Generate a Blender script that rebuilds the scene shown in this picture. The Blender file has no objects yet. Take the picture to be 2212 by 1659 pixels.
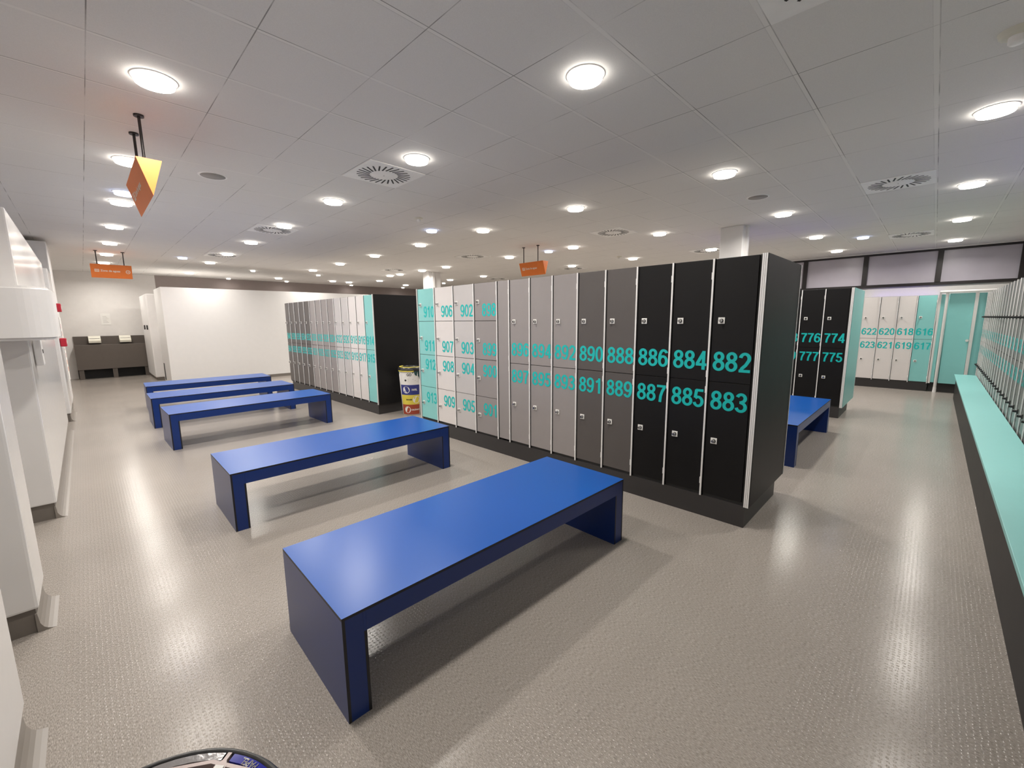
import bpy, bmesh, math, random
from mathutils import Vector, Matrix
random.seed(7)
C = bpy.context.scene.collection
scene = bpy.context.scene
PI = math.pi

# ------------------------------------------------------------------ camera
CAMH, CEIL = 1.530, 2.9685
YAW, PITCH, ROLL, FPX = 0.7823814, -0.1503057, -0.0088260, 911.1718
def make_camera():
    f = Vector((math.cos(YAW)*math.cos(PITCH), math.sin(YAW)*math.cos(PITCH), math.sin(PITCH)))
    r = Vector((math.sin(YAW), -math.cos(YAW), 0)); u = r.cross(f)
    c, s = math.cos(ROLL), math.sin(ROLL)
    r2, u2 = c*r + s*u, c*u - s*r
    cd = bpy.data.cameras.new('camera'); cam = bpy.data.objects.new('camera', cd); C.objects.link(cam)
    cd.sensor_fit = 'HORIZONTAL'; cd.sensor_width = 36.0; cd.lens = 36.0*FPX/2212
    cd.clip_start = 0.02; cd.clip_end = 100
    m = Matrix((r2, u2, -f)).transposed().to_4x4(); m.translation = Vector((0, 0, CAMH))
    cam.matrix_world = m
    scene.camera = cam
make_camera()

# ------------------------------------------------------------------ world, exposure
w = bpy.data.worlds.new('world'); scene.world = w; w.use_nodes = True
w.node_tree.nodes['Background'].inputs[0].default_value = (0.5, 0.5, 0.55, 1)
w.node_tree.nodes['Background'].inputs[1].default_value = 0.05
vs = scene.view_settings
scene.display_settings.display_device = 'sRGB'
vs.view_transform = 'Standard'; vs.look = 'None'; vs.gamma = 1.0; vs.use_curve_mapping = False
vs.exposure = 0.0
scene.cycles.use_denoising = True
scene.cycles.max_bounces = 10; scene.cycles.diffuse_bounces = 6
scene.cycles.sample_clamp_indirect = 6.0
LAMP_W = 21.5          # radiant watts of one downlight
LAMP_COL = (1.0, 0.945, 0.875)

# ------------------------------------------------------------------ materials
def rgb(h):
    h = h.lstrip('#'); v = [int(h[i:i+2], 16)/255 for i in (0, 2, 4)]
    return tuple((x/12.92 if x <= .04045 else ((x+.055)/1.055)**2.4) for x in v)
def new_mat(name):
    m = bpy.data.materials.new(name); m.use_nodes = True
    nt = m.node_tree; return m, nt, nt.nodes['Principled BSDF']
def mat(name, col, rough=.45, metal=0., spec=.5, var=.03, scale=9., bump=0., coat=0., emit=None, estr=0., stretch=None):
    """plain surface with a faint noise in tone and gloss"""
    m, nt, b = new_mat(name)
    b.inputs['Metallic'].default_value = metal
    b.inputs['Specular IOR Level'].default_value = spec
    b.inputs['Coat Weight'].default_value = coat; b.inputs['Coat Roughness'].default_value = .12
    tc = nt.nodes.new('ShaderNodeTexCoord'); mp = nt.nodes.new('ShaderNodeMapping')
    if stretch: mp.inputs['Scale'].default_value = stretch
    nz = nt.nodes.new('ShaderNodeTexNoise'); nz.inputs['Scale'].default_value = scale; nz.inputs['Detail'].default_value = 4
    nt.links.new(tc.outputs['Object'], mp.inputs['Vector']); nt.links.new(mp.outputs[0], nz.inputs['Vector'])
    mr = nt.nodes.new('ShaderNodeMapRange'); mr.inputs[1].default_value = .3; mr.inputs[2].default_value = .7
    mr.inputs[3].default_value = 1-var; mr.inputs[4].default_value = 1+var
    nt.links.new(nz.outputs['Fac'], mr.inputs[0])
    mx = nt.nodes.new('ShaderNodeVectorMath'); mx.operation = 'SCALE'; mx.inputs[0].default_value = col[:3]
    nt.links.new(mr.outputs[0], mx.inputs['Scale']); nt.links.new(mx.outputs[0], b.inputs['Base Color'])
    rr = nt.nodes.new('ShaderNodeMapRange'); rr.inputs[3].default_value = rough*.97; rr.inputs[4].default_value = min(1, rough*1.03)
    nt.links.new(nz.outputs['Fac'], rr.inputs[0]); nt.links.new(rr.outputs[0], b.inputs['Roughness'])
    if bump:
        bp = nt.nodes.new('ShaderNodeBump'); bp.inputs['Strength'].default_value = bump; bp.inputs['Distance'].default_value = .002
        nt.links.new(nz.outputs['Fac'], bp.inputs['Height']); nt.links.new(bp.outputs[0], b.inputs['Normal'])
    if emit:
        b.inputs['Emission Color'].default_value = (*emit, 1); b.inputs['Emission Strength'].default_value = estr
    return m

M = {}
M['white'] = mat('white_laminate', (.76, .745, .735), .35, var=.015)
M['wall'] = mat('white_paint', (.72, .70, .68), .6, var=.02, bump=.1, scale=60)
M['wall_back'] = mat('grey_white_paint', (.72, .70, .68), .6, var=.02)
M['taupe'] = mat('taupe_wall', (.27, .225, .215), .6, var=.02)  # darker tone on the right stretch of the back wall
M['booth'] = mat('cubicle_laminate', (.66, .65, .64), .4, var=.012)
M['shell'] = mat('plain_paint', (.5, .48, .46), .7)
M['skirt'] = mat('skirting_vinyl', (.17, .15, .13), .5)
M['cove'] = mat('cove_vinyl', (.24, .215, .19), .35)
M['alu'] = mat('brushed_aluminium', (.86, .85, .84), .38, metal=.2, var=.03, stretch=(40, 40, 1))
M['aluw'] = mat('pale_aluminium', (.74, .73, .71), .35, metal=.25, var=.03)
M['chrome'] = mat('chrome', (.6, .6, .6), .2, metal=1)
M['plate'] = mat('lock_plate', (.78, .77, .74), .4)
M['dark'] = mat('dark_gap', (.012, .012, .013), .6)
M['plinth'] = mat('plinth_laminate', (.036, .033, .033), .45)
M['carcass'] = mat('carcass_board', (.03, .029, .028), .6)
M['teal'] = mat('teal_vinyl', (.0, .47, .455), .45, var=.02)
M['cyan'] = mat('turquoise_laminate', (.235, .565, .55), .38, var=.012)
M['offwhite'] = mat('offwhite_laminate', (.69, .655, .64), .4, var=.012)
M['lightgrey'] = mat('light_grey_laminate', (.52, .50, .495), .4, var=.012)
M['midgrey'] = mat('mid_grey_laminate', (.285, .262, .258), .4, var=.015)
M['darkgrey'] = mat('dark_grey_laminate', (.092, .082, .079), .42, var=.02)
M['black'] = mat('black_laminate', (.0085, .008, .0084), .45, spec=.24, var=.04)
M['greengrey'] = mat('greenish_grey_laminate', (.24, .25, .235), .4, var=.015)
M['deepgrey'] = mat('deep_grey_laminate', (.13, .138, .128), .4, var=.015)
M['gloss'] = mat('glossy_white_laminate', (.76, .745, .735), .2, var=.008, coat=.2)
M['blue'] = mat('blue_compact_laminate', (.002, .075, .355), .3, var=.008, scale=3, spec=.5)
M['blue_shaded'] = mat('blue_laminate_shaded', (.003, .027, .165), .3, var=.008, scale=3, spec=.5)  # the blue laminate again, with the shade of aprons and legs in its colour
M['edge'] = mat('black_core_edge', (.008, .008, .011), .45)
M['orange'] = mat('orange_sign', (.78, .20, .035), .45)
M['rod'] = mat('dark_rod', (.05, .045, .045), .4, metal=.5)
M['ink'] = mat('white_ink', (.80, .68, .58), .5)
M['blackink'] = mat('black_ink', (.02, .02, .02), .5)
M['winframe'] = mat('dark_window_frame', (.016, .012, .012), .4)
M['trough'] = mat('taupe_laminate', (.105, .088, .076), .45)
M['red'] = mat('red_enamel', (.42, .012, .03), .4)
M['grille'] = mat('speaker_grille', (.33, .31, .29), .6)
M['tin'] = mat('white_tin', (.93, .92, .90), .45)
M['cream'] = mat('cream_plastic', (.74, .72, .62), .4)
M['binwhite'] = mat('bin_white', (.75, .74, .71), .45)
M['binblue'] = mat('bin_blue', (.03, .04, .20), .45)
M['binyellow'] = mat('bin_yellow', (.66, .55, .07), .45)
M['binred'] = mat('bin_red', (.33, .055, .025), .45)
M['bag'] = mat('green_bag', (.02, .07, .07), .3, bump=.5, scale=25)
M['lidgrey'] = mat('lid_grey', (.20, .19, .19), .12, spec=.8, var=.02, bump=.15, scale=90)
M['lidblue'] = mat('lid_blue', (.008, .012, .26), .12, spec=.3, var=.02)
M['lidblack'] = mat('lid_black', (.02, .02, .02), .3)
M['lidpink'] = mat('lid_rib', (.42, .33, .31), .3)
M['paper'] = mat('paper', (.78, .77, .74), .7)
M['pane'] = mat('frosted_pane', (.49, .46, .525), .28, var=.12, scale=1.2, spec=.6)
M['violet'] = mat('violet_led', (.2, .2, .9), .5, emit=(.36, .26, 1.0), estr=6)
M['lampglass'] = mat('lamp_glass', (.9, .88, .82), .4, emit=(1, .94, .86), estr=20)
M['lampside'] = mat('lamp_glass_side', (.9, .88, .82), .4, emit=(1, .94, .86), estr=11)
M['lampblue'] = mat('lamp_blue_glass', (.6, .7, 1), .4, emit=(.55, .66, 1.0), estr=6)

def floor_mat():
    m, nt, b = new_mat('speckled_vinyl'); L = nt.links.new; N = nt.nodes.new
    tc = N('ShaderNodeTexCoord')
    mp = N('ShaderNodeMapping'); mp.inputs['Scale'].default_value = (5.0, 1, 1)     # fibres run along y
    L(tc.outputs['Object'], mp.inputs[0])
    n1 = N('ShaderNodeTexNoise'); n1.inputs['Scale'].default_value = 75; n1.inputs['Detail'].default_value = 6; n1.inputs['Roughness'].default_value = .7
    L(mp.outputs[0], n1.inputs['Vector'])
    n2 = N('ShaderNodeTexNoise'); n2.inputs['Scale'].default_value = 1.1; n2.inputs['Detail'].default_value = 3
    L(tc.outputs['Object'], n2.inputs['Vector'])
    cr = N('ShaderNodeValToRGB'); e = cr.color_ramp.elements
    e[0].position = .30; e[0].color = (.15, .132, .115, 1); e[1].position = .72; e[1].color = (.52, .475, .43, 1)
    k = e.new(.5); k.color = (.315, .284, .254, 1)
    L(n1.outputs['Fac'], cr.inputs[0])
    mr = N('ShaderNodeMapRange'); mr.inputs[1].default_value = .3; mr.inputs[2].default_value = .7; mr.inputs[3].default_value = .95; mr.inputs[4].default_value = 1.05
    L(n2.outputs['Fac'], mr.inputs[0])
    sc = N('ShaderNodeVectorMath'); sc.operation = 'SCALE'; L(cr.outputs[0], sc.inputs[0]); L(mr.outputs[0], sc.inputs['Scale'])
    L(sc.outputs[0], b.inputs['Base Color'])
    # anti-slip dimples in a staggered lattice
    v = N('ShaderNodeTexVoronoi'); v.inputs['Scale'].default_value = 54; v.inputs['Randomness'].default_value = .22
    L(tc.outputs['Object'], v.inputs['Vector'])
    d = N('ShaderNodeMapRange'); d.inputs[1].default_value = .16; d.inputs[2].default_value = .30; d.inputs[3].default_value = 1; d.inputs[4].default_value = 0
    L(v.outputs['Distance'], d.inputs[0])
    ad = N('ShaderNodeMath'); ad.operation = 'MULTIPLY_ADD'; ad.inputs[1].default_value = .25
    L(n1.outputs['Fac'], ad.inputs[0]); L(d.outputs[0], ad.inputs[2])
    bp = N('ShaderNodeBump'); bp.inputs['Strength'].default_value = .34; bp.inputs['Distance'].default_value = .0013
    L(ad.outputs[0], bp.inputs['Height']); L(bp.outputs[0], b.inputs['Normal'])
    b.inputs['Roughness'].default_value = .19; b.inputs['Specular IOR Level'].default_value = .22
    return m
GX, GY, TILE = 3.1745, 1.3265, .6
def ceiling_mat():
    m, nt, b = new_mat('ceiling_tiles'); L = nt.links.new; N = nt.nodes.new
    tc = N('ShaderNodeTexCoord'); sx = N('ShaderNodeSeparateXYZ'); L(tc.outputs['Object'], sx.inputs[0])
    def math_(op, a, bb=None, c=None):
        n = N('ShaderNodeMath'); n.operation = op
        for i, x in enumerate((a, bb, c)):
            if x is None: continue
            if isinstance(x, (int, float)): n.inputs[i].default_value = x
            else: L(x, n.inputs[i])
        return n.outputs[0]
    def line(coord, off, half, shift=0.):
        p = math_('FLOORED_MODULO', math_('SUBTRACT', coord, off+shift-TILE/2), TILE)
        dd = math_('ABSOLUTE', math_('SUBTRACT', p, TILE/2))
        return math_('LESS_THAN', dd, half)
    nz = N('ShaderNodeTexNoise'); nz.inputs['Scale'].default_value = 2.3; nz.inputs['Detail'].default_value = 5
    L(tc.outputs['Object'], nz.inputs['Vector'])
    fade = N('ShaderNodeMapRange'); fade.inputs[1].default_value = .40; fade.inputs[2].default_value = .60; fade.inputs[3].default_value = .05; fade.inputs[4].default_value = .75
    L(nz.outputs['Fac'], fade.inputs[0])
    gx = math_('MAXIMUM', line(sx.outputs[0], GX, .0027), 0); 
    gy = math_('MAXIMUM', line(sx.outputs[1], GY, .0026, .0), math_('MULTIPLY', line(sx.outputs[1], GY, .0018, .026), .35))
    g = math_('MULTIPLY', math_('MAXIMUM', gx, gy), fade.outputs[0])
    # pale metal runner between the two reveal lines
    run = line(sx.outputs[1], GY, .012, .013)
    n2 = N('ShaderNodeTexNoise'); n2.inputs['Scale'].default_value = 240; n2.inputs['Detail'].default_value = 3
    L(tc.outputs['Object'], n2.inputs['Vector'])
    mr = N('ShaderNodeMapRange'); mr.inputs[1].default_value = .3; mr.inputs[2].default_value = .7; mr.inputs[3].default_value = .96; mr.inputs[4].default_value = 1.03
    L(n2.outputs['Fac'], mr.inputs[0])
    base = N('ShaderNodeVectorMath'); base.operation = 'SCALE'; base.inputs[0].default_value = (.79, .775, .755); L(mr.outputs[0], base.inputs['Scale'])
    m1 = N('ShaderNodeMixRGB'); L(run, m1.inputs[0]); L(base.outputs[0], m1.inputs[1]); m1.inputs[2].default_value = (.84, .825, .80, 1)
    m2 = N('ShaderNodeMixRGB'); L(g, m2.inputs[0]); L(m1.outputs[0], m2.inputs[1]); m2.inputs[2].default_value = (.16, .15, .14, 1)
    L(m2.outputs[0], b.inputs['Base Color']); b.inputs['Roughness'].default_value = .75
    b.inputs['Specular IOR Level'].default_value = .3
    return m
M['floor'] = floor_mat(); M['ceiling'] = ceiling_mat()

# ------------------------------------------------------------------ mesh helpers
class MB:
    """collects shapes; build() links them as ONE mesh object"""
    def __init__(s): s.v, s.f, s.m, s.sm = [], [], [], []
    def add(s, vs, fs, mi=0, smooth=False):
        o = len(s.v); s.v += [tuple(v) for v in vs]
        for i, f in enumerate(fs):
            s.f.append([o+k for k in f]); s.m.append(mi[i] if isinstance(mi, (list, tuple)) else mi); s.sm.append(smooth)
        return s
    def box(s, x0, x1, y0, y1, z0, z1, mi=0):
        """mi: one slot, or three slots for the faces along x, y, z"""
        vs = [(x0,y0,z0),(x1,y0,z0),(x1,y1,z0),(x0,y1,z0),(x0,y0,z1),(x1,y0,z1),(x1,y1,z1),(x0,y1,z1)]
        fs = [(0,3,2,1),(4,5,6,7),(0,1,5,4),(2,3,7,6),(1,2,6,5),(3,0,4,7)]
        if isinstance(mi, (tuple, list)): mi = [mi[2], mi[2], mi[1], mi[1], mi[0], mi[0]]
        return s.add(vs, fs, mi)
    def bbox(s, x0, x1, y0, y1, z0, z1, c=.003, mi=0):
        """box with chamfered edges"""
        bm = bmesh.new(); bmesh.ops.create_cube(bm, size=1)
        for v in bm.verts:
            v.co = Vector(((x0+x1)/2+v.co.x*(x1-x0), (y0+y1)/2+v.co.y*(y1-y0), (z0+z1)/2+v.co.z*(z1-z0)))
        bmesh.ops.bevel(bm, geom=bm.edges[:], offset=c, segments=2, affect='EDGES', profile=.6)
        bm.verts.index_update()
        s.add([v.co for v in bm.verts], [[v.index for v in f.verts] for f in bm.faces], mi); bm.free(); return s
    def tube(s, p0, p1, r, n=16, r1=None, mi=0, caps=True, smooth=True):
        p0, p1 = Vector(p0), Vector(p1); r1 = r if r1 is None else r1
        a = (p1-p0).normalized(); t = Vector((0,0,1)) if abs(a.z) < .9 else Vector((1,0,0))
        u = a.cross(t).normalized(); w_ = a.cross(u)
        ring = lambda p, rr: [p+rr*(math.cos(2*PI*i/n)*u+math.sin(2*PI*i/n)*w_) for i in range(n)]
        s.add(ring(p0, r)+ring(p1, r1), [(i, (i+1) % n, n+(i+1) % n, n+i) for i in range(n)], mi, smooth)
        if caps:
            s.add(ring(p0, r), [list(range(n))[::-1]], mi); s.add(ring(p1, r1), [list(range(n))], mi)
        return s
    def lathe(s, prof, n=32, mi=0, c=(0,0), smooth=True, a0=0., a1=2*PI):
        """profile of (r, z) turned about the vertical axis"""
        full = abs(a1-a0-2*PI) < 1e-6; k = n if full else n+1
        vs = []
        for (r, z) in prof:
            for i in range(k):
                a = a0+(a1-a0)*i/n; vs.append((c[0]+r*math.cos(a), c[1]+r*math.sin(a), z))
        fs = []
        for j in range(len(prof)-1):
            for i in range(n):
                i2 = (i+1) % k
                fs.append((j*k+i, j*k+i2, (j+1)*k+i2, (j+1)*k+i))
        return s.add(vs, fs, mi, smooth)
    def prism(s, poly, axis, a0, a1, mi=0):
        """2-D polygon swept along an axis: 'x' -> poly is (y,z); 'y' -> (x,z); 'z' -> (x,y)"""
        P3 = {'x': lambda p, a: (a, p[0], p[1]), 'y': lambda p, a: (p[0], a, p[1]), 'z': lambda p, a: (p[0], p[1], a)}[axis]
        n = len(poly); vs = [P3(p, a0) for p in poly]+[P3(p, a1) for p in poly]
        fs = [(i, (i+1) % n, n+(i+1) % n, n+i) for i in range(n)]+[list(range(n))[::-1], list(range(n, 2*n))]
        return s.add(vs, fs, mi)
    def mesh(s, name, mats):
        me = bpy.data.meshes.new(name); me.from_pydata(s.v, [], s.f)
        for m in mats: me.materials.append(M[m] if isinstance(m, str) else m)
        me.polygons.foreach_set('material_index', s.m); me.polygons.foreach_set('use_smooth', s.sm)
        bm = bmesh.new(); bm.from_mesh(me); bmesh.ops.recalc_face_normals(bm, faces=bm.faces[:]); bm.to_mesh(me); bm.free()
        me.update(); return me
    def build(s, name, mats, parent=None, loc=(0,0,0), rz=0.):
        return put(name, s.mesh(name, [mats] if isinstance(mats, str) else mats), parent, loc, rz)
def put(name, me, parent=None, loc=(0,0,0), rz=0.):
    o = bpy.data.objects.new(name, me); C.objects.link(o); o.location = loc; o.rotation_euler = (0, 0, rz)
    if parent: o.parent = parent
    return o
def tag(o, label, cat, group=None):
    o['label'] = label; o['category'] = cat
    if group: o['group'] = group
    return o
def thing(name, label, cat, loc=(0,0,0), rz=0., group=None):
    o = bpy.data.objects.new(name, None); C.objects.link(o); o.location = loc; o.rotation_euler = (0, 0, rz)
    o.empty_display_size = .1
    return tag(o, label, cat, group)
def struct(name, mb, mats, loc=(0,0,0)):
    o = mb.build(name, mats, None, loc); o['kind'] = 'structure'; return o
ORD = ['zeroth','first','second','third','fourth','fifth','sixth','seventh','eighth','ninth','tenth','eleventh','twelfth',
       'thirteenth','fourteenth','fifteenth','sixteenth','seventeenth','eighteenth','nineteenth','twentieth','twenty-first',
       'twenty-second','twenty-third','twenty-fourth','twenty-fifth']

_glyphs = {}
def text_geo(txt, bold):
    key = (txt, bold)
    if key not in _glyphs:
        cu = bpy.data.curves.new('t', 'FONT'); cu.body = txt; cu.size = 1; cu.offset = bold; cu.resolution_u = 5
        cu.fill_mode = 'BOTH' if False else 'FRONT'
        o = bpy.data.objects.new('t', cu); C.objects.link(o)
        dg = bpy.context.evaluated_depsgraph_get(); dg.update()
        me = bpy.data.meshes.new_from_object(o.evaluated_get(dg))
        vs = [tuple(v.co) for v in me.vertices]; fs = [tuple(p.vertices) for p in me.polygons]
        bpy.data.objects.remove(o); bpy.data.curves.remove(cu); bpy.data.meshes.remove(me)
        x0 = min(v[0] for v in vs); x1 = max(v[0] for v in vs); y0 = min(v[1] for v in vs); y1 = max(v[1] for v in vs)
        _glyphs[key] = ([(v[0]-x0, v[1]-y0) for v in vs], fs, x1-x0, y1-y0)
    return _glyphs[key]
def add_text(mb, txt, x, z, wid, hei, y=0., mi=0, bold=.0, f=None):
    """flat lettering fitted into wid x hei, facing -y; f maps (x, y, z)"""
    vs, fs, W, H = text_geo(txt, bold)
    if wid is None: wid = W*hei/H
    pts = [(x+v[0]*wid/W, y, z+v[1]*hei/H) for v in vs]
    if f: pts = [f(*p) for p in pts]
    mb.add(pts, fs, mi)
    return wid
# upright bold figures drawn as broad strokes in a 0.62 x 1 cell
SX, SY = .091, .071
def _arc(cx, cy, rx, ry, a0, a1, n=18):
    return [(cx+rx*math.cos(math.radians(a0+(a1-a0)*i/n)), cy+ry*math.sin(math.radians(a0+(a1-a0)*i/n))) for i in range(n+1)]
_nine = [_arc(.31, .672, .222, .26, 0, 360, 32), _arc(.305, .55, .227, .482, 8, -90)+_arc(.295, .25, .205, .182, -90, -168)[1:]]
STROKES = {
 '0': [_arc(.31, .5, .222, .432, 0, 360, 36)],
 '1': [[(.385, 0), (.385, 1)], [(.385, .90), (.26, .79), (.12, .735)]],
 '2': [_arc(.305, .70, .212, .232, 172, -32)+[(.36, .37), (.20, .215), (.13, .07)], [(.035, .072), (.595, .072)]],
 '3': [_arc(.295, .738, .200, .194, 165, -90), _arc(.295, .284, .228, .216, 90, -167), [(.215, .522), (.32, .522)]],
 '4': [[(.425, .93), (.085, .30)], [(.015, .275), (.61, .275)], [(.44, 0), (.44, 1)]],
 '5': [[(.135, .925), (.565, .925)], [(.175, .95), (.118, .50)], _arc(.295, .315, .228, .247, 138, -167)],
 '6': [[(.62-x, 1-y) for x, y in p] for p in _nine],
 '7': [[(.025, .925), (.60, .925)], [(.53, .90), (.385, .64), (.29, .36), (.255, 0)]],
 '8': [_arc(.31, .742, .188, .190, 0, 360, 30), _arc(.31, .285, .222, .217, 0, 360, 32)],
 '9': _nine}
_strk = {}
def digit_geo(ch):
    if ch in _strk: return _strk[ch]
    V, F = [], []
    for k, p in enumerate(STROKES[ch]):
        closed = math.dist(p[0], p[-1]) < 1e-4
        n = len(p); o = len(V)
        for i in range(n):
            a = p[i-1] if i else (p[-2] if closed else p[0]); b = p[i+1] if i < n-1 else (p[1] if closed else p[-1])
            dx, dy = b[0]-a[0], b[1]-a[1]; l = math.hypot(dx, dy); nx, ny = -dy/l, dx/l
            V += [(p[i][0]+nx*SX, p[i][1]+ny*SY, k), (p[i][0]-nx*SX, p[i][1]-ny*SY, k)]   # each stroke its own film
        F += [(o+2*i, o+2*i+1, o+2*i+3, o+2*i+2) for i in range(n-1)]
    _strk[ch] = (V, F); return V, F
_nummesh = {}
def number_mesh(txt, wid, hei):
    key = (txt, round(wid, 4), round(hei, 4))
    if key not in _nummesh:
        mb = MB(); pitch = wid/(len(txt)-.06); gw = pitch*.94
        for i, ch in enumerate(txt):
            V, F = digit_geo(ch)
            mb.add([(i*pitch+v[0]/.62*gw, -.0012-.0005*v[2], v[1]*hei) for v in V], F)
        me = bpy.data.meshes.new('number'); me.from_pydata(mb.v, [], mb.f); me.materials.append(M['teal']); me.update()
        _nummesh[key] = me
    return _nummesh[key]

# ------------------------------------------------------------------ room shell
X0, X1, Y0, Y1 = -1.7, 12.98, -1.25, 16.95
struct('floor', MB().box(X0-.1, X1+.1, Y0-.1, Y1+.1, -.1, 0), 'floor')
struct('ceiling', MB().box(X0-.1, X1+.1, Y0-.1, Y1+.1, CEIL, CEIL+.1), 'ceiling')
struct('wall_back', MB().box(X0, 1.7, Y1, Y1+.1, 0, CEIL), 'wall_back')
struct('wall_back', MB().box(1.7, X1, Y1, Y1+.1, 0, CEIL), 'taupe')
struct('wall_left', MB().box(X0-.1, X0, Y0, Y1, 0, CEIL), 'wall')
struct('wall_right', MB().box(X0, X1, Y0-.1, Y0, 0, CEIL), 'wall')
struct('wall_front', MB().box(X1, X1+.1, Y0, 6.2, 0, 2.20).box(X1, X1+.1, 6.2, Y1, 0, CEIL), 'wall')
def window_band():
    Y = [-1.22, -1.10, .04, 1.26, 2.44, 3.66, 4.88, 6.10]
    fr = MB().box(X1-.05, X1+.05, -1.25, 6.2, 2.195, 2.255).box(X1-.05, X1+.05, -1.25, 6.2, 2.905, CEIL)
    for y in (-1.11, .045, 1.265, 2.435, 3.66, 4.88, 6.14):
        fr.box(X1-.05, X1+.05, y-.045, y+.045, 2.25, 2.91)
    struct('window_frame', fr, 'winframe')
    edges = [(-1.11, .045), (.045, 1.265), (1.265, 2.435), (2.435, 3.66), (3.66, 4.88), (4.88, 6.14)]
    for i, (a, b) in enumerate(edges):
        struct('window_%d' % (i+1), MB().box(X1-.012, X1+.012, a+.04, b-.04, 2.25, 2.91), 'pane')
    struct('trim_1', MB().box(X1-.09, X1, -1.25, 6.2, 2.945, CEIL-.001), 'white')
window_band()
# two columns that rise to the ceiling behind the locker rows
def column(n, x0, x1, y0, y1):
    mb = MB().bbox(x0, x1, y0, y1, 0, CEIL, .012)
    mb.bbox(x0+.12, x0+.20, y0-.035, y0+.01, 0, CEIL, .006)
    struct('trim_%d' % n, mb, 'white')
column(2, 7.42, 7.74, 2.26, 2.60)
column(3, 7.36, 7.80, 10.76, 11.05)

# left-hand white cubicle partitions
def partition(y0, y1, top, lab, x=-.31, deep=1.3, base=.13):
    t = thing('cubicle_partition', lab, 'partition', (x, y0, 0), 0, 'white partitions along the left aisle')
    d = y1-y0
    MB().bbox(-deep, 0, 0, d, base, top, .012).build('panel', 'gloss', t)
    b = MB().box(-deep, -.015, .02, d-.01, 0, base).build('skirting', 'skirt', t)
    MB().prism([(-.02, 0), (.045, 0), (.030, .003), (.015, .010), (.003, .022), (-.007, .045), (-.012, .10), (-.02, .10)], 'y', .01, d-.005).build('cove', 'cove', t)
    return t
partition(.55, 2.27, 2.36, 'nearest white partition, its foot at the lower left edge of the picture')
partition(3.03, 3.40, 2.36, 'narrow white partition pier between two openings, second from the camera on the left')
partition(4.80, 8.75, 2.36, 'long white partition carrying the rounded white dryer housing, left aisle', x=-.30)
partition(9.55, 10.55, 2.36, 'white partition with two small red boxes, beyond the dryer housing', x=-.28)
p = thing('cubicle_partition', 'tall white pier reaching the ceiling, beyond the red boxes on the left', 'partition', (-.28, 10.7, 0), 0, 'white partitions along the left aisle')
MB().bbox(-1.3, 0, 0, .95, .13, 2.90, .012).build('panel', 'white', p)
MB().box(-1.3, -.015, .02, .93, 0, .13).build('skirting', 'skirt', p)

def dryer():
    t = thing('dryer_housing', 'rounded white dryer housing sticking out of the long left partition', 'dryer', (-.30, 4.80, 1.42))
    pts = []
    x0, x1, d, r = -.75, .17, .42, .16
    for i in range(9):
        a = -PI/2+PI/2*i/8; pts.append((x1-r+r*math.cos(a), -d+r+r*math.sin(a)))
    poly = [(x0, 0), (x0, -d+.03), (x0+.3, -d)]+pts+[(x1, .22), (0.006, .22), (0.006, -.006), (x0, -.006)]
    bm = bmesh.new(); vs = [bm.verts.new((a, b, 0)) for a, b in poly]; fc = bm.faces.new(vs)
    ex = bmesh.ops.extrude_face_region(bm, geom=[fc]); 
    for v in [g for g in ex['geom'] if isinstance(g, bmesh.types.BMVert)]: v.co.z += .37
    bmesh.ops.recalc_face_normals(bm, faces=bm.faces[:])
    ed = [e for e in bm.edges if abs(e.verts[0].co.z-e.verts[1].co.z) < 1e-5]
    bmesh.ops.bevel(bm, geom=ed, offset=.02, segments=3, affect='EDGES')
    me = bpy.data.meshes.new('housing'); bm.to_mesh(me); bm.free(); me.materials.append(M['white'])
    put('housing', me, t)
    MB().bbox(.006, .05, .25, .37, -.22, .04, .012).box(.05, .054, .28, .31, -.12, -.09, 1).build('hose_holder', ['white', 'rod'], t)
dryer()
for i, (y, z, s) in enumerate(((9.85, 1.80, 'upper'), (9.78, 1.26, 'lower'))):
    t = thing('alarm_box', s+' red box on the white partition beyond the dryer housing', 'alarm box', (-.28, y, z-.08), 0, 'red boxes on the left partition')
    MB().bbox(.003, .075, -.10, .10, 0, .13, .012).build('case', 'red', t)
    MB().box(.075, .079, -.05, .05, .04, .09).build('face_plate', 'paper', t)
t = thing('poster', 'narrow white poster with red and ochre marks on the far left pier', 'poster', (-.28, 11.2, .5))
mb = MB().box(.003, .007, -.35, .35, 0, 1.15)
for k in range(7): mb.box(.007, .0085, -.22+.04*k, -.15+.05*k, .95-.13*k, 1.03-.13*k, 1 if k < 5 else 2)
mb.build('sheet', ['paper', 'red', 'orange'], t)

# white cubicle block at the far left
def cubicle_block():
    t = thing('cubicle_block', 'big plain white cubicle block behind the farthest blue benches', 'cubicle', (1.39, 13.12, 0))
    MB().bbox(0, 6.3, 0, .05, .075, 2.385, .008).build('front_panel', 'booth', t)
    MB().bbox(0, .05, .05, 1.3, .02, 2.385, .008).build('side_panel', 'booth', t)
    MB().box(6.25, 6.3, .05, 2.6, .02, 2.385).build('side_panel', 'booth', t)
    MB().box(.01, 6.3, .008, .04, 0, .075).build('skirting', 'skirt', t)
    MB().box(-.003, .0, .98, 1.16, .06, .50).build('kick_slot', 'dark', t)
    t = thing('cubicle_block', 'narrower white cubicle with two dark hooks, set back behind the big white block', 'cubicle', (1.24, 14.75, 0))
    MB().bbox(0, 3., 0, 1.7, .08, 2.30, .03).build('panel', 'white', t)
    MB().box(.03, 3., .03, 1.7, 0, .08).build('skirting', 'skirt', t)
    for y in (.35, 1.0):
        MB().box(-.03, 0, y-.02, y+.02, 1.36, 1.48).build('hook', 'rod', t)
cubicle_block()

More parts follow.
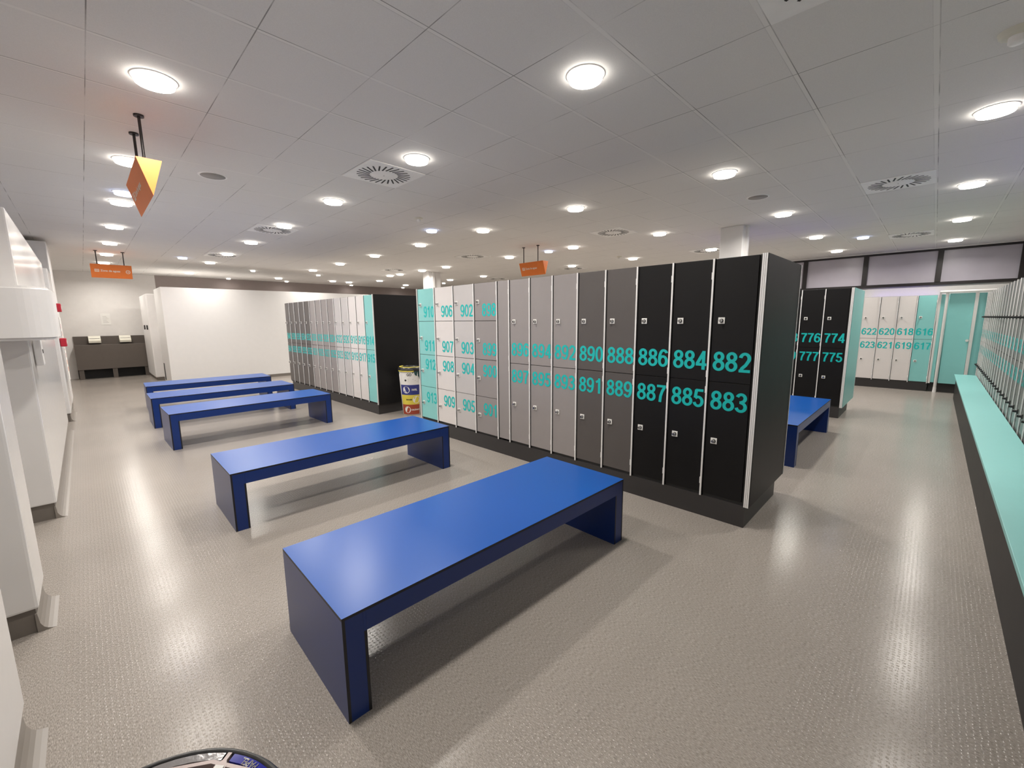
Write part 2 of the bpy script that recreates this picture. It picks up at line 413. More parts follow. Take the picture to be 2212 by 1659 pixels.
# washing trough on the back wall
def trough():
    t = thing('wash_trough', 'taupe wall trough with backsplash at the end of the left aisle', 'trough', (-.23, 16.5, 0))
    MB().bbox(0, 1.52, 0, .04, .27, .955, .006).build('apron', 'trough', t)
    MB().box(0, 1.52, .04, .44, .90, .94).build('basin', 'trough', t)
    MB().box(0, 1.52, .415, .44, .94, 1.18).build('backsplash', 'trough', t)
    MB().box(0, 1.52, .30, .33, .0, .9).build('shade_sheet', 'dark', t)  # dark sheet standing in for the shade in the opening below the apron
    for x in (0.02, .70, 1.40): MB().box(x, x+.10, .03, .12, 0, .9).build('leg', 'trough', t)
    for x, s in ((.30, 'left'), (.94, 'right')):
        d = thing('towel_dispenser', s+'-hand pale dispenser mounted on the trough backsplash', 'dispenser', (-.23+x, 16.914, 1.03), 0, 'dispensers over the trough')
        MB().prism([(0, .0), (-.24, -.03), (-.25, .03), (-.20, .07), (-.12, .16), (0, .16)], 'x', 0, .25).build('case', 'cream', d)
        MB().box(.02, .23, -.19, -.17, .083, .093).build('slot', 'rod', d)
    n = thing('wall_notice', 'paper notice taped to the back wall above the trough', 'notice', (.39, 16.946, 1.50))
    mb = MB().box(0, .20, -.003, 0, 0, .32)
    for k in range(6): mb.box(.04, .16-.02*(k % 3), -.004, -.003, .06+k*.035, .066+k*.035, 1)
    mb.build('sheet', ['paper', 'grille'], n)
trough()

# ------------------------------------------------------------------ lockers
_lm = {}
def cached(key, fn):
    if key not in _lm: _lm[key] = fn()
    return _lm[key]
TOP, BASE = 1.953, .190
def lock_mesh(plate='plate'):
    mb = MB().bbox(-.023, .023, -.007, 0, -.023, .023, .003, 0)
    mb.tube((-.002, -.007, 0), (-.002, -.027, 0), .0125, 14, .011, 1)
    mb.tube((.0, -.0071, 0), (.0, -.009, 0), .0145, 14, None, 2)
    mb.box(-.004, .0, -.034, -.027, -.010, .010, 1)
    return mb.mesh('lock', [plate, 'chrome' if plate == 'plate' else 'dark', 'dark'])
def door_mesh(wd, hd, m):
    return MB().bbox(0, wd, 0, .013, 0, hd, .0015).mesh('door', [m])
def strip_mesh(h):
    mb = MB().box(-.006, .006, -.010, .01, 0, h).box(.006, .0085, -.002, .012, 0, h, 1)
    for z in (.12, h*.5-.06, h*.5+.06, h-.12): mb.box(-.011, -.006, -.008, .0, z-.025, z+.025)
    return mb.mesh('divider_strip', ['alu', 'dark'])
def locker(loc, rz, wd, m, tiers, label, group, depth=.46, strip='right', lock='plate'):
    """tiers: list of (z0, z1, lock_z, number, num_z, num_h, num_x, num_w); local x = to the viewer's right, front at y = 0"""
    t = thing('locker', label, 'locker', (loc[0], loc[1], 0), rz, group)
    put('carcass', cached(('car', round(wd, 3), depth), lambda: MB().box(.002, wd-.002, .0145, depth, BASE-.022, TOP).mesh('carcass', ['carcass'])), t)
    for (z0, z1, lz, num, nz, nh, nx, nw) in tiers:
        d = put('door', cached(('d', round(wd, 3), round(z1-z0, 3), m), lambda: door_mesh(wd-.0225, z1-z0-.006, m)), t, (.004, 0, z0+.003))
        if lz: put('lock', cached('lock'+lock, lambda: lock_mesh(lock)), d, (.061, 0, lz-z0-.003))
        if num: put('number', number_mesh(num, nw, nh), d, (nx-.004, 0, nz-z0-.003))
    if strip: put('divider_strip', cached('strip', lambda: strip_mesh(TOP-BASE+.022)), t, (wd-.010, 0, BASE-.022))
    return t
def two_tier(a, b, wd=.30):
    return [(1.065, TOP, 1.513, a, 1.148, .141, .022, .256), (BASE, 1.065, .617, b, .858, .141, .022, .252)]
def four_tier(n, wd):
    s = [1.524, 1.075, .634]
    nx, nw = wd-.025-.236, .236
    return [(s[0], TOP, 1.741, str(n), 1.576, .145, nx, nw), (s[1], s[0], 1.298, str(n+1), 1.128, .145, nx, nw),
            (s[2], s[1], .853, str(n+2), .878, .140, nx, nw), (BASE, s[2], .406, str(n+3), .415, .147, nx, nw)]
RM = -PI/2      # rows that face -x
CN = {'cyan': 'turquoise', 'offwhite': 'off-white', 'lightgrey': 'light grey', 'midgrey': 'mid grey', 'darkgrey': 'dark grey', 'black': 'black', 'greengrey': 'grey', 'deepgrey': 'deep grey', 'white': 'white'}
XM = 3.2547
def main_row():
    y = 5.0325; g = 'lockers of the long row behind the front benches'; k = 0
    for n, m in ((910, 'cyan'), (906, 'offwhite'), (902, 'lightgrey'), (898, 'midgrey')):
        locker((XM, y), RM, .3958, m, four_tier(n, .3958), '%s four-door locker %d to %d, %s from the bin' % (CN[m], n, n+3, ORD[(914-n)//4]), g, depth=.94)
        y -= .3958
    t = thing('filler_panel', 'narrow blank grey filler panel between lockers 898 and 896', 'panel', (XM, y, 0), RM)
    MB().bbox(.004, .1913-.0185, 0, .93, BASE, TOP, .0015).build('panel', 'midgrey', t)
    put('divider_strip', cached('strip', lambda: strip_mesh(TOP-BASE+.022)), t, (.1913-.010, 0, BASE-.022))
    y -= .1913
    for n, m in ((896, 'midgrey'), (894, 'midgrey'), (892, 'midgrey'), (890, 'darkgrey'), (888, 'darkgrey'), (886, 'black'), (884, 'black'), (882, 'black')):
        locker((XM, y), RM, .29995, m, two_tier(str(n), str(n+1)), '%s two-door locker %d and %d, %s from the black end of the long row' % (CN[m], n, n+1, ORD[(n-880)//2]), g, depth=.94, strip='right' if n != 882 else None)
        y -= .29995
    return y
def corner_profile(mb, h, n=3, wid=.034, x=0., y=0.):
    for k in range(n): mb.box(x+wid*k/n+.001, x+wid*(k+1)/n-.001, y-.013, y+.012, 0, h)
    mb.box(x, x+wid, y-.009, y+.012, 0, h, 1)
    return mb
def end_panel(loc, label, m, depth, side=1, thick=.018, top=TOP+.004, profile='alu', far=True):
    """closes the end of a row; local frame as for the lockers, panel to the right of x = 0"""
    t = thing('end_panel', label, 'end panel', (loc[0], loc[1], 0), RM)
    x0, x1 = (0.017, .017+thick) if side > 0 else (-.017-thick, -.017)
    MB().box(x0, x1, .004, depth, BASE-.024, top).build('panel', m, t)
    corner_profile(MB(), top-BASE+.024, 3, .034, 0 if side > 0 else -.034, 0).build('corner_profile', [profile, 'dark'], t, (0, 0, BASE-.024))
    if far: MB().box(x0, x1+.004*side, depth, depth+.012, BASE-.024, top).build('edge_strip', profile, t)
    return t
ye = main_row()
end_panel((XM, ye), 'black end panel with ribbed aluminium corner beside locker 882', 'black', .955)
t = thing('end_panel', 'slim aluminium-edged end panel beside turquoise locker 910', 'end panel', (XM, 5.0325+.018, 0), RM)
MB().box(0, .016, .0, .95, BASE-.02, TOP+.002).build('panel', 'midgrey', t)
MB().box(-.001, .015, -.008, .0, BASE-.02, TOP+.004).build('edge_strip', 'aluw', t)
t = tag(MB().box(3.258, 4.09, .853, 5.03, 0, BASE-.0225).build('locker_plinth', 'plinth'), 'dark plinth under the long locker row with numbers 882 to 913', 'plinth')

XF = 3.30
def far_row():
    y = 6.40+14*.2985; y1 = y; g = 'lockers of the far row facing the white cubicle aisle'
    order = [(940, 'darkgrey'), (938, 'darkgrey'), (936, 'darkgrey'), (934, 'darkgrey'), (932, 'darkgrey'), (930, 'midgrey'), (928, 'midgrey'), (926, 'midgrey'), (924, 'midgrey'),
             (922, 'lightgrey'), (920, 'lightgrey'), (918, 'offwhite'), (916, 'offwhite'), (914, 'cyan')]
    for i, (n, m) in enumerate(order):
        lab = '%s two-door locker %d and %d, %s from the bin end of the far row' % (CN[m], n, n+1, ORD[14-i]) if n <= 922 else '%s two-door locker, %s from the bin end of the far row' % (CN[m], ORD[14-i])
        locker((XF, y), RM, .2985, m, two_tier(str(n), str(n+1)), lab, g, depth=.93, strip='right' if n != 914 else None)
        y -= .2985
    return y, y1
yf, yf1 = far_row()
end_panel((XF, yf), 'black end panel beside turquoise locker 914, behind the recycling bin', 'black', .955, thick=.02, profile='aluw')
tag(MB().box(XF+.003, XF+.90, yf, yf1-.1, 0, BASE-.0225).build('locker_plinth', 'plinth'), 'dark plinth under the far locker row with numbers 914 to 940', 'plinth')

XB = 7.98
def back_row():
    y = .905+8*.2985; y1 = y; g = 'black lockers behind the bench on the right'
    for i in range(8):
        n = 774+2*(7-i)
        locker((XB, y), RM, .2985, 'black', two_tier(str(n), str(n+1)), 'black two-door locker %d and %d, %s from the turquoise end panel on the right' % (n, n+1, ORD[8-i]), g, depth=.93, strip='right' if i < 7 else None)
        y -= .2985
    return y, y1
yb, yb1 = back_row()
end_panel((XB, yb), 'turquoise end panel of the black row with lockers 774 to 777', 'cyan', 1.16, thick=.02)
tag(MB().box(XB+.003, XB+.87, yb, yb1, 0, BASE-.0225).build('locker_plinth', 'plinth'), 'dark plinth under the black row with lockers 774 to 777', 'plinth')

XW = 12.12
def wall_row():
    y = 1.15; g = 'lockers on the wall below the high windows'
    for n, m in ((622, 'offwhite'), (620, 'offwhite'), (618, 'offwhite'), (616, 'cyan')):
        locker((XW, y), RM, .2905, m, two_tier(str(n), str(n+1)), '%s two-door locker %d and %d under the high windows, %s from the turquoise cubicle' % (CN[m], n, n+1, ORD[(n-614)//2]), g, depth=.8)
        y -= .2905
    for k in range(4):
        m = 'offwhite'
        n = 630-2*k
        locker((XW, 1.15+.2905*(4-k)), RM, .2905, m, two_tier(str(n), str(n+1)), 'off-white two-door locker %d and %d under the high windows, %s from the turquoise cubicle' % (n, n+1, ORD[(n-614)//2]), g, depth=.8)
    tag(MB().box(XW+.02, XW+.8, y, 1.15+4*.2905, 0, BASE-.0225).build('locker_plinth', 'plinth'), 'dark plinth under the wall row with lockers 616 to 623', 'plinth')
    return y
yw = wall_row()

# turquoise cubicle beside locker 616
def cubicle():
    t = thing('changing_cubicle', 'turquoise changing cubicle with a closed door beside locker 616', 'cubicle', (12.09, 0, 0), RM)
    # local x = -world y
    MB().box(.017, .05, .0, .03, .18, 1.985).build('frame_post', 'aluw', t)
    MB().box(.05, .10, .01, .025, .20, 1.96).build('side_panel', 'cyan', t)
    d = MB().bbox(.165, .505, .012, .030, .19, 1.975, .002).build('door', 'cyan', t)
    MB().tube((.48, .012, 1.06), (.48, -.03, 1.06), .012, 14).tube((.48, -.03, 1.06), (.48, -.045, 1.06), .024, 16).build('knob', 'aluw', d)
    pp = MB().tube((.13, -.005, .03), (.13, -.005, 1.985), .024, 20).build('post', 'aluw', t)
    MB().tube((.13, -.005, 0), (.13, -.005, .10), .03, 20, .026).build('foot', 'white', pp)
    MB().box(.508, .555, -.01, .035, .18, 1.985).build('post', 'aluw', t)
    MB().box(.555, .66, .01, .025, .20, 1.97).build('side_panel', 'cyan', t)
    MB().bbox(.02, .80, -.05, .06, 1.988, 2.03, .012).build('head_rail', 'white', t)
    MB().box(.03, .66, .12, .16, 0, .19).build('plinth', 'plinth', t)
    MB().box(.03, .66, .5, .52, .15, 1.97).build('rear_panel', 'cyan', t)
cubicle()

# long row of grey lockers on the right, above the turquoise wall bench
YR = -.655
def right_row():
    cols = ['lightgrey']*4+['greengrey']*6+['deepgrey']*15
    x = 12.02; g = 'grey lockers above the turquoise wall bench'
    for i in range(25):
        x1 = x-.3                      # viewer faces -y: right is -x
        n = 614-2*i
        locker((x, YR), PI, .30, cols[i], two_tier(str(n), str(n+1)), '%s two-door locker above the turquoise bench, %s from the turquoise cubicle' % (CN[cols[i]], ORD[i+1]), g, depth=.5, lock='rod')
        x = x1
    tag(MB().box(x, 12.02, YR-.5, YR-.07, 0, BASE-.0225).build('locker_plinth', 'plinth'), 'dark plinth behind and under the turquoise wall bench', 'plinth')
    return x
xr = right_row()
def wall_bench():
    t = thing('wall_bench', 'long turquoise bench board fixed along the grey lockers on the right', 'bench', (0, YR, 0))
    MB().bbox(1.0, 11.46, .016, .295, .422, .45, .003).build('seat_board', 'cyan', t)
    MB().box(1.0, 11.40, .004, .268, 0, .4215).build('base', 'black', t)
wall_bench()

# ------------------------------------------------------------------ blue benches
def bench_parts():
    L, W, H, T, s = 1.945, .695, .445, .094, .012
    P = {}
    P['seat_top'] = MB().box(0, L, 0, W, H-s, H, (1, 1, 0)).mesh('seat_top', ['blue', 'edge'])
    P['apron'] = MB().box(T, L-T, 0, W, H-T, H-s-.0005, (0, 0, 0)).mesh('apron', ['blue_shaded', 'edge'])  # apron in the shaded copy of the seat's blue
    P['leg'] = MB().box(0, s, 0, W, 0, H-s-.0005, (0, 1, 1)).box(s, T-s, .0006, W-.0006, 0, H-s-.0005).box(T-s, T, 0, W, 0, H-T, (0, 1, 1)).box(T-s, T-.0005, 0, W, H-T, H-s-.0005, 0).mesh('leg', ['blue_shaded', 'edge'])
    return P, L, T
BP, BL, BT = bench_parts()
def bench(x, y, rz, label):
    t = thing('bench', label, 'bench', (x, y, 0), rz, 'blue benches standing on the floor')
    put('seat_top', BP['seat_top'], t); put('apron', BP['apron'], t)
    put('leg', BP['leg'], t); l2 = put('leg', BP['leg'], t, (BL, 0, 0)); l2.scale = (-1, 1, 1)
bench(.549, 1.443, -.01806, 'nearest blue bench, in front of the black lockers 882 to 886')
bench(.628, 3.507, -.00985, 'second blue bench from the camera, its far end by locker 906')
bench(.606, 6.407, .0138, 'blue bench in front of lockers 914 to 922, third from the camera')
bench(.576, 7.977, -.0121, 'blue bench just behind the third, fourth from the camera')
bench(.6475, 9.575, -.0355, 'farthest blue bench, close to the big white cubicle block')
bench(5.0, .883, .0, 'blue bench on the right between the black end panel and locker 774')

# ------------------------------------------------------------------ recycling bins
def floor_bin():
    cx, cy, H, r0, r1 = 3.735, 6.045, .79, .165, .205
    t = thing('recycling_bin', 'round recycling bin with white, blue, yellow and red bands between two locker rows', 'bin', (cx, cy, 0))
    R = lambda z: r0+(r1-r0)*z/.74
    MB().lathe([(0, .0), (r0, .0), (R(.74), .74), (R(.74)-.012, .74), (r0-.012, .02), (0, .02)], 40).build('body', 'binwhite', t)
    a_c = math.atan2(-cy, -cx)
    aspan = (a_c-1.15, a_c+.62)      # label wraps the side towards the aisle
    fm = lambda x, y, z: ((R(z)-y)*math.cos(a_c+x/.185), (R(z)-y)*math.sin(a_c+x/.185), z)
    def band(z0, z1, m, nm):
        mb = MB(); n = 28; k = n+1
        vs = []
        for z in (z0, z1):
            for i in range(k):
                a = aspan[0]+(aspan[1]-aspan[0])*i/n; vs.append(((R(z)+.002)*math.cos(a), (R(z)+.002)*math.sin(a), z))
        mb.add(vs, [(i, i+1, k+i+1, k+i) for i in range(n)], 0, True)
        return mb, nm, m
    def disc(mb, x, z, rad, mi):
        n = 20; pts = [(x+rad*math.cos(2*PI*i/n), -.0035, z+rad*math.sin(2*PI*i/n)) for i in range(n)]
        mb.add([fm(*p) for p in pts], [list(range(n))], mi)
    def word(mb, tx, x, z, wid, hei, mi): add_text(mb, tx, x, z, wid, hei, -.0040, mi, .03, fm)
    mb, nm, m = band(.02, .185, 'binred', 'label_band'); disc(mb, -.095, .10, .055, 1); word(mb, 'ORG\u00c1NICO', -.03, .085, .155, .032, 1); mb.build(nm, [m, 'binwhite'], t)
    mb, nm, m = band(.185, .345, 'binyellow', 'label_band'); disc(mb, .06, .265, .06, 1); word(mb, 'ENVASES', -.11, .255, .10, .026, 2); mb.build(nm, [m, 'binwhite', 'blackink'], t)
    mb, nm, m = band(.345, .51, 'binblue', 'label_band'); disc(mb, -.10, .43, .058, 1); word(mb, 'PAPEL', -.01, .415, .085, .032, 1); mb.build(nm, [m, 'binwhite'], t)
    mb, nm, m = band(.51, .72, 'binwhite', 'label_band'); word(mb, 'GO', -.075, .655, .07, .045, 1); disc(mb, -.10, .585, .016, 1)
    for k in range(3): mb.add([fm(x, -.0036, z) for x, z in ((-.06, .60-.02*k), (.02+.03*k, .60-.02*k), (.02+.03*k, .605-.02*k), (-.06, .605-.02*k))], [(0, 1, 2, 3)], 1)
    mb.build(nm, [m, 'blackink'], t)
    # green liner folded over the rim
    mb = MB(); n = 48
    vs = []
    for j, z in enumerate((.745, .70, .64, .60)):
        for i in range(n+1):
            a = a_c+.05+(2*PI-1.35)*i/n
            dz = .035*math.sin(i*1.7)+.02*math.sin(i*.6); rr = R(z)+.006+.006*math.sin(i*2.3+j)
            e = min(1, i/7., (n-i)/7.)
            zz = .745-(.745-z)*(.35+.65*e)+(dz*.4 if j == 3 else 0)
            vs.append((rr*math.cos(a), rr*math.sin(a), zz))
    mb.add(vs, [(j*(n+1)+i, j*(n+1)+i+1, (j+1)*(n+1)+i+1, (j+1)*(n+1)+i) for j in range(3) for i in range(n)], 0, True)
    mb.build('liner_bag', 'bag', t)
    MB().box(-.02, .02, .0, .0001, 0, .0001)
    rim = MB().lathe([(R(.74)-.02, .735), (R(.74)+.012, .735), (R(.74)+.014, .75), (R(.74)+.004, .79), (R(.74)-.012, .795), (R(.74)-.03, .785), (R(.74)-.03, .74)], 44).build('rim', 'lidblack', t)
    MB().lathe([(R(.74)-.032, .792), (R(.74)-.028, .80), (R(.74)-.012, .80), (R(.74)-.008, .792)], 44, a0=a_c-2.3, a1=a_c+1.4).build('inner_ring', 'binyellow', rim)
    MB().lathe([(R(.74)+.004, .722), (R(.74)+.018, .73), (R(.74)+.018, .74), (R(.74)+.004, .742)], 30, a0=a_c-1.2, a1=a_c+.15).build('inner_ring', 'binyellow', rim)
floor_bin()
def near_bin():
    cx, cy, H = -.061, .681, .78; R = .218
    t = thing('recycling_bin', 'round bin cut off by the bottom edge, its grey and blue lid seen from above', 'bin', (cx, cy, 0))
    MB().lathe([(0, 0), (.16, 0), (.195, .74), (.185, .74), (.15, .02), (0, .02)], 40).build('body', 'binwhite', t)
    lid = MB().lathe([(R-.02, .735), (R, .74), (R+.001, .768), (R-.006, .779), (R-.012, .776), (R-.012, .74)], 56).build('lid', 'lidblack', t)
    ang = lambda d: math.radians(d)
    # ring of glossy sectors between the rim and the openings (angles seen from the camera)
    def sector(a0, a1, r0, r1, z, m, nm):
        n = 16; k = n+1; mb = MB(); vs = []
        for zz in (z, z-.012):
            for r in (r0, r1):
                for i in range(k): 
                    a = ang(a0+(a1-a0)*i/n); vs.append((r*math.cos(a), r*math.sin(a), zz))
        fs = [(i, i+1, k+i+1, k+i) for i in range(n)]+[(2*k+i, 3*k+i, 3*k+i+1, 2*k+i+1) for i in range(n)]+[(k+i, k+i+1, 3*k+i+1, 3*k+i) for i in range(n)]+[(i, 2*k+i, 2*k+i+1, i+1) for i in range(n)]
        mb.add(vs, fs, 0); return mb.build(nm, m, lid)
    sector(41, 158, .193, R-.012, .776, 'lidgrey', 'lid_sector')
    s = sector(-80, 36.5, .193, R-.012, .776, 'lidblue', 'lid_sector')
    sector(160, 278, .193, R-.012, .776, 'lidgrey', 'lid_sector')
    sector(0, 359.9, .1865, .193, .777, 'lidpink', 'inner_ring')
    for d in (38.8, 159, 279):
        a = ang(d); u = Vector((math.cos(a), math.sin(a), 0)); v = Vector((-u.y, u.x, 0))
        q = [u*.03-v*.010, u*.185-v*.010, u*.193-v*.0035, u*(R-.012)-v*.0035, u*(R-.012)+v*.0035, u*.193+v*.0035, u*.185+v*.010, u*.03+v*.010]
        MB().prism([(p_.x, p_.y) for p_ in q], 'z', .762, .7775).build('spoke', 'lidpink', lid)
        q = [u*.03-v*.0075, u*.183-v*.0075, u*.183+v*.0075, u*.03+v*.0075]
        MB().prism([(p_.x, p_.y) for p_ in q], 'z', .770, .7790).build('spoke_cap', 'paper', lid)
    MB().lathe([(0, .70), (.187, .70), (.187, .765)], 40).build('opening', 'dark', lid)
    mb = MB()
    def fm(x, y, z):     # lettering runs round the ring, feet towards the rim
        a = ang(20.5)+x/.19; r = .192+z
        return (r*math.cos(a), r*math.sin(a), .7768)
    add_text(mb, 'PAPEL', 0, 0, .032, .0115, 0, 0, .02, lambda x, y, z: fm(x, y, .0115-z))
    mb.build('lettering', 'lidgrey', s)
near_bin()
tag(MB().lathe([(.0, .0035), (.018, .0035), (.020, .001), (.034, .001), (.036, .004), (.052, .004), (.056, .0)], 36).build('floor_drain', 'grille', None, (2.10, 4.375, 0)),
    'small round floor drain cover under the second blue bench', 'drain')

# ------------------------------------------------------------------ hanging signs
def sign(lab, axis, a0, a1, c, wd, z0, z1, rods, front=-1, text=True):
    """V-shaped prism sign. axis 'x': runs along x, c is its y; axis 'y': runs along y, c is its x"""
    loc = ((a0+a1)/2, c, z0) if axis == 'x' else (c, (a0+a1)/2, z0)
    rz = 0 if axis == 'x' else RM
    t = thing('hanging_sign', lab, 'sign', loc, rz, 'orange hanging signs')
    h = (a1-a0)/2; H = z1-z0
    MB().prism([(-wd/2, H), (0, 0), (wd/2, H)], 'x', -h, h).build('board', 'orange', t)
    for r in rods:
        mb = MB().tube((r, 0, H), (r, 0, CEIL-z0), .009, 12).tube((r, 0, CEIL-z0-.012), (r, 0, CEIL-z0), .03, 16)
        mb.build('rod', 'rod', t)
    if text:
        th = math.atan2(wd/2, H)      # the face leans; put the lettering on it
        def fm(x, y, z): return (x, -wd/2*(z/H)-.002*math.cos(th)+y, z+.0)
        mb = MB()
        L = 2*h; zz = H*.46; ht = H*.16
        mb.add([fm(x, 0, z) for x, z in ((-h+L*.09, zz-ht*.2), (-h+L*.20, zz-ht*.2), (-h+L*.20, zz+ht*1.1), (-h+L*.09, zz+ht*1.1))], [(0, 1, 2, 3)], 0)
        for k in range(2): 
            z = zz+ht*(.15+.45*k); mb.add([fm(x, -.0006, q) for x, q in ((-h+L*.105, z), (-h+L*.185, z+.004), (-h+L*.185, z+.012), (-h+L*.105, z+.008))], [(0, 1, 2, 3)], 1)
        add_text(mb, 'Zona de aguas', -h+L*.225, zz-ht*.25, L*.48, ht*1.2, 0, 0, .03, fm)
        if text == 2:
            n = 20; cx, cz, R_ = h-L*.10, zz+ht*.35, H*.14
            o_ = [fm(cx+R_*math.cos(2*PI*i/n), 0, cz+R_*math.sin(2*PI*i/n)) for i in range(n)]; i_ = [fm(cx+R_*.7*math.cos(2*PI*i/n), 0, cz+R_*.7*math.sin(2*PI*i/n)) for i in range(n)]
            mb.add(o_+i_, [(i, (i+1) % n, n+(i+1) % n, n+i) for i in range(n)], 0)
            mb.add([fm(cx+a*R_, 0, cz+b*R_) for a, b in ((-.5, -.1), (.1, -.1), (.1, -.4), (.55, 0), (.1, .4), (.1, .1), (-.5, .1))], [(0, 1, 2, 3, 4, 5, 6)], 0)
        mb.build('lettering', ['ink', 'orange'], t)
sign('orange wedge-shaped sign seen end-on, hanging over the left aisle nearest the camera', 'y', 3.86, 4.70, .44, .137, 2.39, 2.625, (.19, -.21), text=1)
sign('orange sign with an arrow hanging at the far end of the left aisle', 'x', .235, .845, 11.93, .15, 2.44, 2.70, (-.20, .20), text=2)
sign('orange wedge-shaped sign hanging beyond the mid grey lockers of the long row', 'y', 5.44, 6.07, 6.42, .16, 2.405, 2.655, (-.26, .12), text=1)

# ------------------------------------------------------------------ ceiling fittings
def disk_lamp(parent, r, power, col, z):
    ld = bpy.data.lights.new('lamp', 'AREA'); ld.shape = 'DISK'; ld.size = 2*r; ld.spread = math.radians(160); ld.energy = power; ld.color = col
    lo = bpy.data.objects.new('lamp', ld); C.objects.link(lo); lo.parent = parent; lo.location = (0, 0, z)
_lamp_cache = {}
def downlight(x, y, r, lab, group, glass='lampglass', power=LAMP_W, col=LAMP_COL):
    D = .032
    t = thing('ceiling_downlight', lab, 'ceiling light', (x, y, CEIL-D), 0, group)
    put('trim_ring', cached(('ring', r), lambda: MB().lathe([(r*.9, D-.0005), (r*.98, D-.004), (r+.012, D-.004), (r+.014, D)], 32).mesh('trim_ring', ['tin'])), t)
    side = 'lampside' if glass == 'lampglass' else glass
    put('diffuser', cached(('dif', r, glass), lambda: MB().lathe([(r*.97, D-.005), (r*.97, .006)], 32, 1).lathe([(r*.97, .006), (r*.94, .0), (0, .0)], 32).mesh('diffuser', [glass, side])), t)
    disk_lamp(t, r*.9, power, col, -.003)
ROWS = [(.47, 'row over the left aisle', [(.466, 3.448), (.455, 5.25), (.49, 7.05), (.50, 8.83), (.51, 10.65), (.52, 12.39), (.525, 14.12), (.53, 15.85), (.45, 1.63)]),
        (2.3, 'row over the blue benches', [(2.276, 1.622), (2.275, 3.44), (2.293, 5.287), (2.30, 7.074), (2.31, 8.91), (2.32, 10.73), (2.325, 12.5), (2.34, 15.44)]),
        (4.7, 'row just behind the long locker row', [(4.70, -.16), (4.698, 1.642), (4.692, 3.466), (4.705, 5.304), (4.70, 7.094), (4.705, 8.905), (4.705, 10.70), (4.72, 12.516), (4.71, 15.45)]),
        (7.07, 'row in front of the black row 774', [(7.055, -.142), (7.06, 1.649), (7.08, 3.468), (7.077, 5.278), (7.065, 7.072), (7.058, 9.477), (7.03, 10.58), (7.055, 12.43), (7.08, 11.87), (7.087, 15.466), (6.44, 15.34)]),
        (9.45, 'row behind the black row 774', [(9.433, -.14), (9.476, 1.667), (9.465, 3.475), (9.438, 5.269), (9.444, 7.074), (9.41, 10.63), (9.36, 12.35), (9.33, 15.25), (7.64, 14.2)]),
        (11.8, 'row next to the high windows', [(11.85, -.127), (11.766, 1.669), (11.8, 3.47), (11.8, 5.27)])]
for _, rn, ps in ROWS:
    for i, (x, y) in enumerate(sorted(ps, key=lambda p_: p_[1])):
        downlight(x, y, .102, 'round white downlight, %s in the %s' % (ORD[i+1], rn), 'round ceiling downlights')
for i, (x, y) in enumerate([(3.545, 16.6), (3.525, 13.67), (5.282, 16.5), (5.321, 13.71), (7.695, 16.6), (9.93, 16.47), (9.974, 13.57)]):
    place = ['left corner of the back wall', 'left part of the white cubicle block', 'back wall left of the middle', 'middle of the white cubicle block', 'middle of the back wall', 'right part of the back wall', 'far column, to its right'][i]
    downlight(x, y, .055, 'small round spotlight in the ceiling by the '+place, 'small ceiling spots', power=1.5)
for i, (x, y) in enumerate([(.486, 6.522), (1.73, 11.989), (4.114, 5.878), (7.105, 5.936), (10.164, 1.076)]):
    place = ['between the warm lights of the left aisle', 'above the far end of the benches', 'beside the smoke detector', 'beside the sign behind the long row', 'in front of the high windows'][i]
    downlight(x, y, .085, 'bluish ceiling light '+place, 'bluish ceiling lights', 'lampblue', 1.5, (.6, .68, 1))
def vent(x, y, lab):
    t = thing('ceiling_vent', lab, 'vent', (x, y, CEIL-.008), 0, 'square swirl vents in the ceiling')
    def plate(): return MB().bbox(-.293, .293, -.293, .293, 0, .0078, .002).mesh('face_plate', ['tin'])
    def slots():
        mb = MB(); n = 26
        for k in range(n):
            a = 2*PI*k/n; u = Vector((math.cos(a), math.sin(a))); b = Vector((math.cos(a+.42), math.sin(a+.42)))
            c0 = u*.135; c1 = c0+b*.125; nn = Vector((-b.y, b.x))*.0075
            mb.prism([tuple(c0-nn), tuple(c1-nn), tuple(c1+nn), tuple(c0+nn)], 'z', -.0015, .002)
        return mb.mesh('slots', ['dark'])
    put('face_plate', cached('vp', plate), t); put('slots', cached('vs', slots), t)
    put('hub', cached('vh', lambda: MB().lathe([(0, -.004), (.118, -.004), (.124, .001)], 36).tube((0, 0, -.0055), (0, 0, -.003), .006, 10, mi=1).mesh('hub', ['tin', 'grille'])), t)
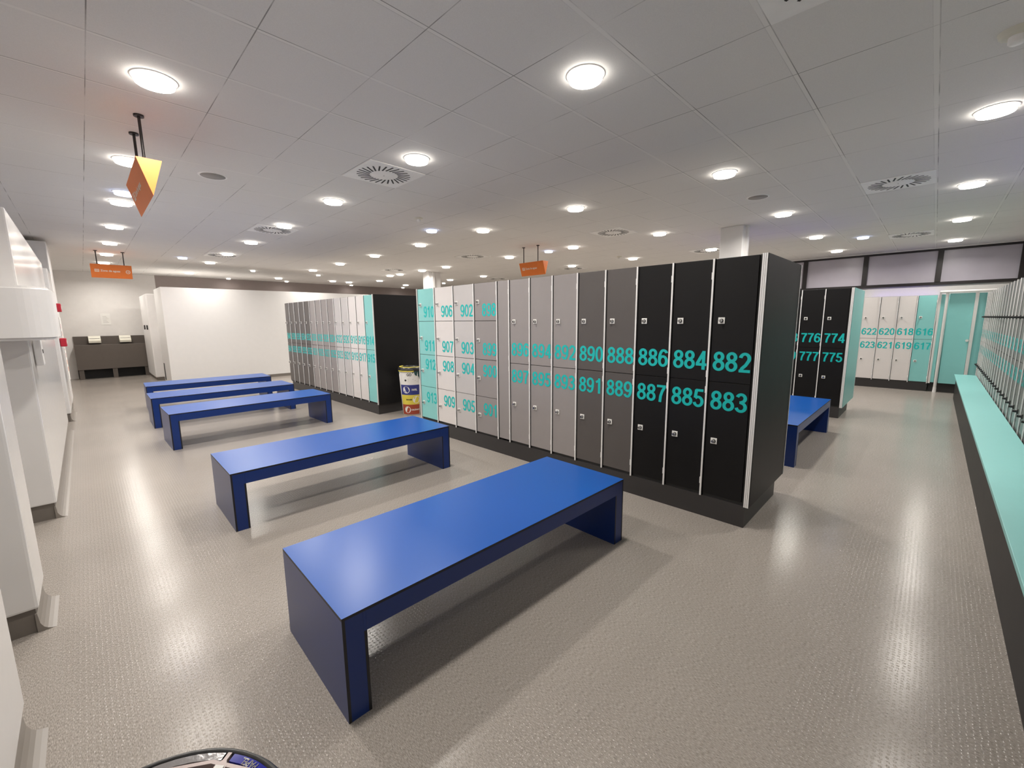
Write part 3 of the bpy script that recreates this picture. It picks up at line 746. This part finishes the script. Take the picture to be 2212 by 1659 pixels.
for x, y, lab in [(2.273, 4.026, 'over the second blue bench'), (2.28, 7.56, 'over the third blue bench beside a downlight'), (6.43, 3.97, 'above locker 890, beyond the row'), (6.41, 7.6, 'left of the sign behind the long row'),
                  (6.40, .43, 'at upper right near two warm lights'), (10.53, .45, 'just in front of the high windows'), (9.60, 3.62, 'left of the column behind the black lockers'), (2.274, .427, 'cut off by the top edge of the picture'),
                  (6.40, 11.05, 'beside the far column'), (2.29, 11.05, 'over the farthest bench'), (10.0, 7.45, 'far off above locker 892'), (10.4, 11.0, 'far off above locker 902')]:
    vent(x, y, 'square white swirl vent '+lab)
for x, y, lab in [(1.075, 5.217, 'round grey ceiling speaker beside the left aisle lights'), (5.90, 1.661, 'round grey ceiling speaker near the column behind the black lockers')]:
    t = thing('ceiling_speaker', lab, 'speaker', (x, y, CEIL-.006), 0, 'ceiling speakers')
    MB().lathe([(.105, .001), (.118, -.001), (.124, .006)], 36).build('trim_ring', 'tin', t)
    MB().lathe([(0, .0), (.105, .0), (.105, .005)], 36).build('grille', 'grille', t)
for x, y, s, lab in [(3.514, 5.322, 1., 'smoke detector on the ceiling in front of locker 910'), (3.529, -.157, 1.25, 'larger smoke detector at the top right edge of the picture'), (8.936, 5.341, 1., 'small smoke detector far behind the long locker row')]:
    t = thing('smoke_detector', lab, 'smoke detector', (x, y, CEIL-.05*s), 0, 'smoke detectors')
    MB().lathe([(0, .028*s), (.045*s, .028*s), (.055*s, .034*s), (.06*s, .05*s)], 28).build('base', 'cream', t)
    MB().lathe([(0, 0), (.022*s, 0), (.027*s, .006*s), (.027*s, .029*s)], 24).tube((.028*s, 0, .016*s), (.03*s, 0, .016*s), .004*s, 8, mi=1).build('sensor', ['tin', 'rod'], t)

# violet strips lying on top of the locker rows, shining at the ceiling
def led_strip(x0, x1, y0, y1, lab):
    t = thing('led_strip', lab, 'light strip', ((x0+x1)/2, (y0+y1)/2, TOP+.003))
    a, b = (x1-x0)/2, (y1-y0)/2
    MB().box(-a, a, -b, b, 0, .012).build('channel', 'aluw', t)
    MB().box(-a+.004, a-.004, -b+.004, b-.004, .012, .018).build('diffuser', 'violet', t)
led_strip(XB+.45, XB+.49, 1.0, 3.2, 'violet light strip lying on top of the black row 774')
led_strip(XW+.74, XW+.77, -.0, 1.1, 'violet light strip on top of lockers 616 to 622')
led_strip(4.6, 7.4, -.98, -.94, 'violet light strip on top of the grey lockers on the right')
